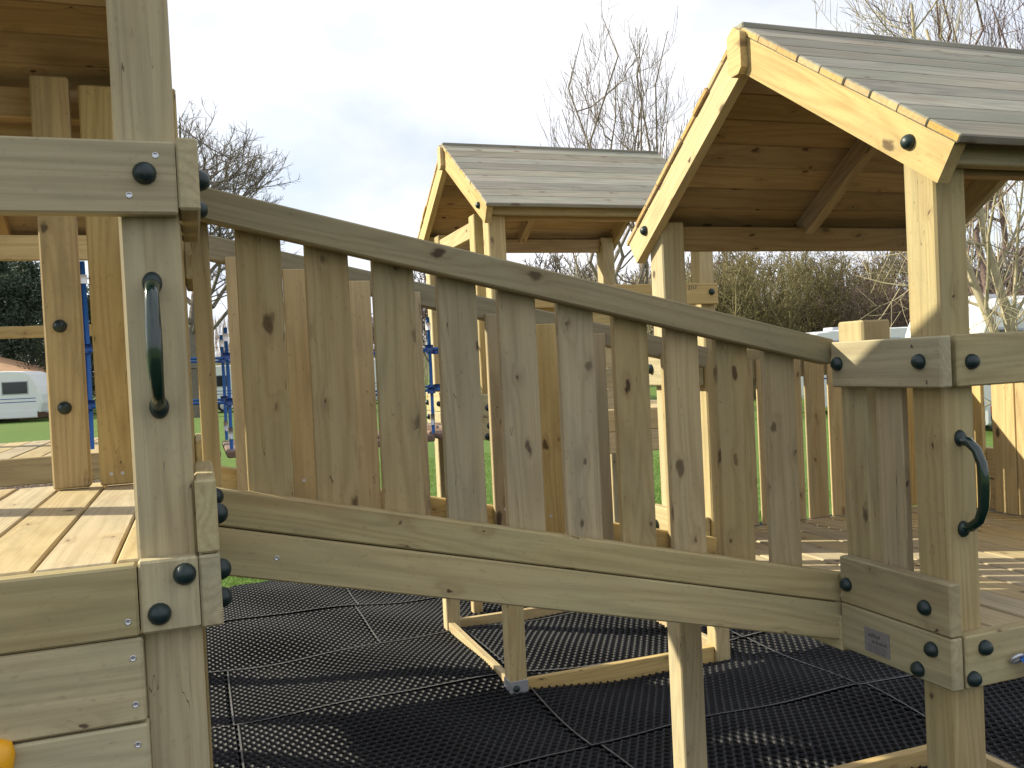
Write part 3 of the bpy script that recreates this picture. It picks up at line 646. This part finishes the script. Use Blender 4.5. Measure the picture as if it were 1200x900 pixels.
def dome(seed, h, r, base=.3, zb=.25, n=(14, 8, 9, 4), r0=.3, upright=.3, stems=1, shell=.75, tw=.17, splay=.1):
    R = random.Random(seed); segs = []; tips = []
    zc = h*(1+base)/2; hz = h*(1-base)/2
    def curve(a, b, lift, k, ra, rb, lv):
        c = a.lerp(b, .5)+Vector((0, 0, -lift)) if False else Vector((a.x+(b.x-a.x)*.62, a.y+(b.y-a.y)*.62, a.z+(b.z-a.z)*(.5-lift)))
        pts = []
        for i in range(k+1):
            t = i/k; p = a*(1-t)**2+c*2*t*(1-t)+b*t*t
            if 0 < i < k: p = p+Vector((R.gauss(0, 1), R.gauss(0, 1), R.gauss(0, .6)))*(b-a).length*.025
            pts.append(p)
        for i in range(k): segs.append((pts[i], pts[i+1], ra+(rb-ra)*i/k, ra+(rb-ra)*(i+1)/k, lv))
        return pts
    def at(pts, t): x = t*(len(pts)-1); i = min(int(x), len(pts)-2); return pts[i].lerp(pts[i+1], x-i)
    trunks = []
    for s in range(stems):
        a = 6.283*s/stems+R.random(); q = 0 if stems == 1 else 1
        b = Vector((math.cos(a)*r*splay*q*R.uniform(.4, 1.6), math.sin(a)*r*splay*q*R.uniform(.4, 1.6), h*R.uniform(.86, .97)))
        trunks.append(curve(Vector((math.cos(a)*.2*q, math.sin(a)*.2*q, -.1)), b, .0, 7, r0, r0*.12, 0))
    for i in range(n[0]):
        tk = trunks[i % stems]; f = (i+.5)/n[0]; t0 = zb+(.8-zb)*f*R.uniform(.8, 1.1); A = at(tk, min(t0, .92))
        az = i*2.4+R.uniform(-.4, .4); el = -.25+1.35*f
        D = Vector((math.cos(az)*math.cos(el), math.sin(az)*math.cos(el), math.sin(el))); E = Vector((D.x*r, D.y*r, D.z*hz))*.72+Vector((0, 0, zc)); E.z = max(E.z, A.z+.05*h*upright)
        P1 = curve(A, E, upright*.35, 6, r0*.42*(1-.5*t0), r0*.12, 1)
        for j in range(n[1]):
            B = at(P1, .3+.7*(j+R.random())/n[1]); d2 = (D+Vector((R.gauss(0, .42), R.gauss(0, .42), R.gauss(0, .42)))).normalized(); k2 = R.uniform(shell, 1.0)
            E2 = Vector((d2.x*r, d2.y*r, d2.z*hz))*k2+Vector((0, 0, zc)); E2.z = max(E2.z, B.z+upright*.4*abs(E2.x-B.x))
            if (E2-B).length > .75*r: E2 = B.lerp(E2, .75*r/(E2-B).length)
            P2 = curve(B, E2, upright*.3, 4, r0*.12, r0*.04, 2)
            for k in range(n[2]):
                C_ = at(P2, .15+.85*(k+R.random())/n[2]); dd = ((P2[-1]-P2[0]).normalized()*.8+Vector((R.gauss(0, .6), R.gauss(0, .6), R.gauss(0, .5)+upright*1.3))).normalized(); F_ = C_+dd*r*tw*R.uniform(.6, 1.3)
                P3 = curve(C_, F_, upright*.2, 2, r0*.045, r0*.02, 3); tips.append((F_, dd))
                for m_ in range(n[3]):
                    G = at(P3, .2+.8*R.random()); gd = (dd+Vector((R.gauss(0, .5), R.gauss(0, .5), R.gauss(0, .4)+upright*.5))).normalized(); segs.append((G, G+gd*r*tw*R.uniform(.3, .6), r0*.02, r0*.012, 4))
    return segs, tips
def dome_meshes(mb, minr, leaf=None, **k):
    segs, tips = dome(**k)
    tr = segmesh('trunk', [s for s in segs if s[4] <= 1], mb, minr*1.6); crw = segmesh('crown', [s for s in segs if s[4] > 1], mb, minr); lv = None
    if leaf: vs, fs = leafquads(tips, leaf[1], leaf[2], leaf[3]); lv = mesh('leaves', vs, fs, leaf[0])
    return tr, crw, lv
def leafquads(tips, n, spread, size, seed=1, flat=False):
    R = random.Random(seed); vs = []; fs = []
    for p, d in tips:
        for _ in range(n):
            c = p+Vector((R.gauss(0, spread), R.gauss(0, spread), R.gauss(0, spread))); a = Vector((R.gauss(0, 1), R.gauss(0, 1), R.gauss(0, 1))).normalized()*size*R.uniform(.5, 1.3)
            b = a.orthogonal().normalized()*size*R.uniform(.25, .6); k = len(vs); vs += [c-a, c+b, c+a, c-b]; fs.append([k, k+1, k+2, k+3])
    return vs, fs
def tree_meshes(seed, mb, minr, leaf=None, fit=None, **k):
    segs, tips = grow(seed, **k)
    if fit:
        zt = sorted(s[1].z for s in segs)[-max(3, len(segs)//400)]; rr_ = sorted(math.hypot(s[1].x, s[1].y) for s in segs)[-max(3, len(segs)//60)]
        a, b = fit[1]/rr_, fit[0]/zt; F = lambda p: Vector((p.x*a, p.y*a, p.z*b))
        segs = [(F(p), F(q), r1, r2, l) for p, q, r1, r2, l in segs]; tips = [(F(p), d) for p, d in tips]
    tr = segmesh('trunk', [s for s in segs if s[4] <= 1], mb, minr*2); crw = segmesh('crown', [s for s in segs if s[4] > 1], mb if not leaf or len(leaf) < 5 else leaf[4], minr)
    lv = None
    if leaf: vs, fs = leafquads(tips, leaf[1], leaf[2], leaf[3]); lv = mesh('leaves', vs, fs, leaf[0])
    return tr, crw, lv
def plant(name, ms, loc, rot, sc, label, cat='tree', group=None):
    o = bpy.data.objects.new(name, None); Mx = Matrix.Translation(loc) @ Matrix.Rotation(rot, 4, 'Z') @ Matrix.Scale(sc, 4); link(o, None, Mx); tag(o, label, cat, group)
    link(bpy.data.objects.new('trunk', ms[0]), o, Mx); c = link(bpy.data.objects.new('crown', ms[1]), o, Mx)
    if ms[2]: link(bpy.data.objects.new('leaves', ms[2]), c, Mx)
    return o
ROUND = dome_meshes(B_GREY, .0105, seed=3, h=15.6, r=5.6, base=.18, zb=.2, n=(22, 9, 10, 4), r0=.36, upright=.35, tw=.15)
plant('broad_bare_tree', ROUND, place(228, 44), .6, 1.0, 'broad round-crowned bare tree against the cloud above the left end of the ramp handrail')
BIR = dome_meshes(B_BIRCH, .0065, seed=9, h=11.6, r=2.7, base=.25, zb=.2, n=(24, 5, 6, 1), r0=.085, upright=1.1, stems=7, splay=.45, tw=.28, shell=.6)
plant('slender_bare_tree', BIR, place(742, 25), 0.3, 1.0, 'tall slender bare tree with upright twigs between the two gabled roofs')
BIR2 = tree_meshes(21, B_PALE, .008, fit=(5.6, 2.4), height=8, spread=.8, levels=3, r0=.07, upw=.3, nchild=(11, 6, 4), ratio=(.42, .5, .5), stems=5, first=.12, ang=(25, 50), wob=.09)
plant('pale_bare_tree', BIR2, place(712, 30), 1.3, 1.0, 'low pale-stemmed bare tree seen under the eaves of the far tower')
NEAR = tree_meshes(14, B_PALE, .005, fit=(9.5, 3.3), height=8.5, spread=1.3, levels=3, r0=.085, upw=.22, nchild=(15, 8, 5), ratio=(.55, .45, .4), stems=2, first=.06, ang=(35, 62), wob=.13)
plant('pale_branched_tree', NEAR, place(1222, 13.5), 2.4, 1.0, 'near bare tree with pale sunlit branches at the right edge behind the right tower')
NEAR2 = dome_meshes(B_PURP, .005, seed=12, h=10.4, r=2.9, base=.2, zb=.2, n=(20, 6, 6, 2), r0=.10, upright=.9, stems=5, splay=.35, tw=.25, shell=.6)
plant('reddish_bare_tree', NEAR2, place(1140, 19), .4, 1.0, 'bare tree with reddish upright twigs rising above the right tower roof')
WIL = tree_meshes(5, B_OLIVE, .010, leaf=(LF_WIL, 2, .18, .045), height=5.2, spread=1.0, levels=3, r0=.09, upw=.3, nchild=(10, 6, 5), ratio=(.42, .45, .45), stems=9, first=.05, ang=(25, 50), wob=.1)
THK = tree_meshes(6, B_PURP, .010, leaf=(LF_BRN, 1, .15, .04), height=4.6, spread=1.1, levels=3, r0=.08, upw=.25, nchild=(10, 6, 5), ratio=(.45, .45, .45), stems=8, first=.05, ang=(25, 55), wob=.12)
gw = 'yellow-green willow bushes behind the caravans'
for i, (x, d, sc2) in enumerate(((800, 37, .95), (850, 35, 1.0), (893, 36, 1.12), (935, 38, 1.08), (978, 37, 1.12), (905, 42, 1.2), (960, 43, 1.15))):
    plant('willow_bush', WIL, place(x, d), i*1.7, sc2, 'one of the dense yellow-green willow bushes seen beneath the right tower roof', 'bush', gw)
for i, (x, d, sc2) in enumerate(((1008, 36, .95), (1045, 38, .95), (1085, 40, .9), (1120, 42, .9), (1155, 44, .9), (1195, 46, 1.0))):
    plant('thorn_bush', THK, place(x, d), i*2.1, sc2, 'one of the purple-brown bare bushes behind the right tower post', 'bush', 'purple-brown bushes behind the right tower')
CON = []
def conifer(seed, hgt, rad):
    R = random.Random(seed); segs = [(Vector((0, 0, -.1)), Vector((0, 0, hgt*.5)), .22, .12, 0), (Vector((0, 0, hgt*.5)), Vector((0, 0, hgt)), .12, .02, 0)]; tips = []
    for i in range(150):
        z = hgt*(.04+.94*R.random()**.9); r_ = rad*(1-z/hgt)**.7*R.uniform(.7, 1.15); a = R.uniform(0, 6.28); p = Vector((0, 0, z)); q_ = p+Vector((math.cos(a)*r_, math.sin(a)*r_, r_*R.uniform(-.15, .3))); segs.append((p, q_, .03, .01, 1))
        for k in range(7): tips.append((p.lerp(q_, .25+.75*(k+R.random())/7), None))
    vs, fs = leafquads(tips, 13, .26, .12, seed)
    return segmesh('trunk', segs[:2], B_DARK), segmesh('crown', segs[2:], B_DARK), mesh('needles', vs, fs, LF_CON)
CN1 = conifer(2, 9.0, 4.4)
for i, (x, d, sc2) in enumerate(((-38, 60, 1.35), (40, 62, 1.2), (88, 58, .95), (128, 60, 1.0), (-120, 60, 1.5), (8, 68, 1.45))):
    plant('evergreen_tree', CN1, place(x, d), i*1.9, sc2, 'one of the dark evergreen trees standing behind the caravans at the left', 'tree', 'dark evergreens at the left')
BELT = [dome_meshes((B_GREY, B_PURP)[i], .028, seed=40+i, h=9.6, r=3.6, base=.12, zb=.15, n=(14, 7, 7, 2), r0=.22, upright=.4, tw=.2) for i in range(2)]
xs = [170, 330, 400, 455, 505, 552, 592, 628, 662, 700, 738, 775, 815, 862, 1000, 1050, 1092, 1135, 1178, 1220]
for i, x in enumerate(xs):
    plant('woodland_tree', BELT[i % 2], place(x, 68+7*math.sin(i*2.3)), i*1.37, (.8 if x < 480 else .98)+.12*math.sin(i*1.7), 'one of the bare brown trees of the wood along the horizon', 'tree', 'bare trees of the far wood')
# far wood mass behind them
def fw_leaf():
    x = rnd.uniform(-90, 170); y = 84+rnd.uniform(-5, 14)+x*.05; h = 6.2+1.6*mnoise.noise(Vector((x*.08, 0, 3)))+1.2*mnoise.noise(Vector((x*.3, 2, 3))); z = rnd.random()**.8*h*1.1
    s = rnd.uniform(.1, .3); a = rnd.uniform(-.5, .5); b = rnd.uniform(-1, 1)*.04
    return [(x-b-.02, y, z-s*2.5), (x-b+.03, y+.03, z-s*2.5), (x+a*.5*s+.02, y+rnd.uniform(-.1, .1), z+s*2.5)]
scatter('far_wood', LF_BRN, 60000, fw_leaf, 'brown mass of bare woodland along the horizon', 'wood')

# ---------------------------------------------------------------- caravans and vehicles
def caravan(label, loc, face, Lc=5.2, hgt=2.55, wid=2.2, skirt=M_WHITE, stripe=M_AWN, red=False, sc2=1., wx=.1):
    rot = Matrix.Rotation(face, 4, 'Z'); Mx = Matrix.Translation(loc) @ rot @ Matrix.Scale(sc2, 4)
    t = bpy.data.objects.new('caravan', None); link(t, None, Mx); tag(t, label, 'caravan', 'touring caravans parked beyond the playground')
    prof = [(-Lc/2, .55), (-Lc/2-.05, 1.2), (-Lc/2+.08, 2.0), (-Lc/2+.28, hgt-.16), (-Lc/2+.55, hgt-.02), (-Lc/4, hgt+.03), (Lc/4, hgt+.03), (Lc/2-.75, hgt-.02), (Lc/2-.45, hgt-.18), (Lc/2-.12, 1.75), (Lc/2, 1.35), (Lc/2+.03, .9), (Lc/2-.1, .45), (-Lc/2+.1, .45)]
    n = len(prof); vs = []; fs = []
    for y, s in ((-wid/2, .965), (-wid/2+.06, 1), (wid/2-.06, 1), (wid/2, .965)):
        for x, z in prof: vs.append((x*s, y, 1.45+(z-1.45)*s))
    for j in range(3):
        for i in range(n): m = (i+1) % n; fs.append([j*n+i, j*n+m, (j+1)*n+m, (j+1)*n+i])
    fs.append(list(range(n))[::-1]); fs.append([3*n+i for i in range(n)])
    def add(name, vs, fs, mat, par=t, sm=False):
        o = bpy.data.objects.new(name, mesh(name, vs, fs, mat, sm)); return link(o, par, Mx)
    body = add('body', vs, [f_[::-1] for f_ in fs], M_WHITE)
    def pane(name, x0, x1, z0, z1, mat, y=-wid/2, th=.025, par=t):
        b = .04; y1 = y-th; V = [(x0, y+.02, z0), (x1, y+.02, z0), (x1, y+.02, z1), (x0, y+.02, z1), (x0+b, y1, z0+b), (x1-b, y1, z0+b), (x1-b, y1, z1-b), (x0+b, y1, z1-b)]
        return add(name, V, [[4, 5, 6, 7], [0, 1, 5, 4], [1, 2, 6, 5], [2, 3, 7, 6], [3, 0, 4, 7]], mat, par)
    for x0, x1 in ((-Lc*.42, -Lc*.22), (-Lc*.05, Lc*.10), (Lc*.20, Lc*.40)):
        fr = pane('window', x0-.05, x1+.05, 1.35, 2.08, M_LGREY, th=.02); pane('pane', x0, x1, 1.40, 2.03, M_DGLASS, th=.045, par=fr)
    pane('door', -Lc*.19, -Lc*.19+.6, .5, 2.15, M_WHITE, th=.03)
    for zz_ in (.95, 1.12): pane('stripe', -Lc*.46, Lc*.46, zz_, zz_+.09, stripe, th=.012)
    pane('skirt', -Lc*.47, Lc*.46, .18, .6, skirt, th=.01)
    if red:
        pane('lower_panel', wx-.35, wx+.30, .38, .58, M_RED, th=.035)
        pane('tail_lamp', Lc*.42, Lc*.42+.12, 1.55, 1.8, M_RED, th=.05)
    def wheel(x, y):
        vs, fs = lathe([(.33, 0), (.33, .18), (.2, .19)], 16); vs = [(x+a, y-c+.1, .33+b) for a, b, c in vs]; w = add('wheel', vs, fs, M_TYRE); vs, fs = lathe([(.19, .0), (.19, .205), (.06, .215)], 12); add('rim', [(x+a, y-c+.1, .33+b) for a, b, c in vs], fs, M_STEEL, w)
    wheel(wx, -wid/2-.02); wheel(wx, wid/2+.02)
    V = [(Lc/2-.1, -.4, .5), (Lc/2-.1, .4, .5), (Lc/2+1.1, .03, .5), (Lc/2+1.1, -.03, .5)]; V += [(a, b, c-.1) for a, b, c in V]
    add('drawbar', V, [[0, 1, 2, 3], [4, 7, 6, 5], [0, 4, 5, 1], [1, 5, 6, 2], [2, 6, 7, 3], [3, 7, 4, 0]], M_STEEL)
    vs, fs = chbox(.5, .5, .12, .03); add('roof_vent', [(x-.8, y, z+hgt+.07) for x, y, z in vs], fs, M_LGREY)
    return t, add
fy = -yaw
caravan('white touring caravan with dark window at the far left edge, in front of the evergreens', place(-16, 50), fy+.12, Lc=6.2, sc2=1.10)
caravan('white caravan with grey skirt seen between the third and fourth ramp slats', place(430, 52), fy-.05, skirt=M_LGREY)
caravan('white caravan glimpsed through the first gap of the ramp slats', place(262, 50), fy+.2, Lc=4.8)
caravan('white caravan behind the slender bare tree, just above the ramp handrail', place(842, 40), fy+.1, Lc=4.6)
caravan('pale caravan whose flat roof shows above the short post of the right tower', place(1010, 26), fy+.2, Lc=5.2, hgt=2.3)
caravan('large sunlit cream caravan behind the pale tree right of the thick tower post', place(1195, 18.5), fy+.25, Lc=4.0, hgt=2.62, red=True, wx=-1.45)
caravan('grey-white caravan end with dark red lamp at the extreme right', place(1290, 17), fy-.9, Lc=4.2, hgt=2.6, red=True, sc2=.98)
# garden building behind left caravan
SH = thing('park_building', 'low building with pale orange sloping roof behind the left caravan', 'building', place(-60, 55))
o0 = place(-60, 55); Mx = Matrix.Translation(o0) @ Matrix.Rotation(fy, 4, 'Z')
def sadd(name, vs, fs, mat): link(bpy.data.objects.new(name, mesh(name, vs, fs, mat)), SH, Mx)
vs, fs = chbox(12, 6, 2.4, .02); sadd('wall', [(x, y, z+1.2) for x, y, z in vs], fs, M_SHED)
V = [(-8.2, -3.4, 4.4), (0, -3.4, 4.4), (7.3, -3.4, 2.35), (-8.2, 3.4, 4.4), (0, 3.4, 4.4), (7.3, 3.4, 2.35)]; V += [(a, b, c-.28) for a, b, c in V]
sadd('roof', V, [[0, 1, 4, 3], [1, 2, 5, 4], [6, 9, 10, 7], [7, 10, 11, 8], [0, 6, 7, 1], [1, 7, 8, 2], [2, 8, 11, 5], [5, 11, 10, 4], [4, 10, 9, 3], [3, 9, 6, 0]], M_SHEDROOF)
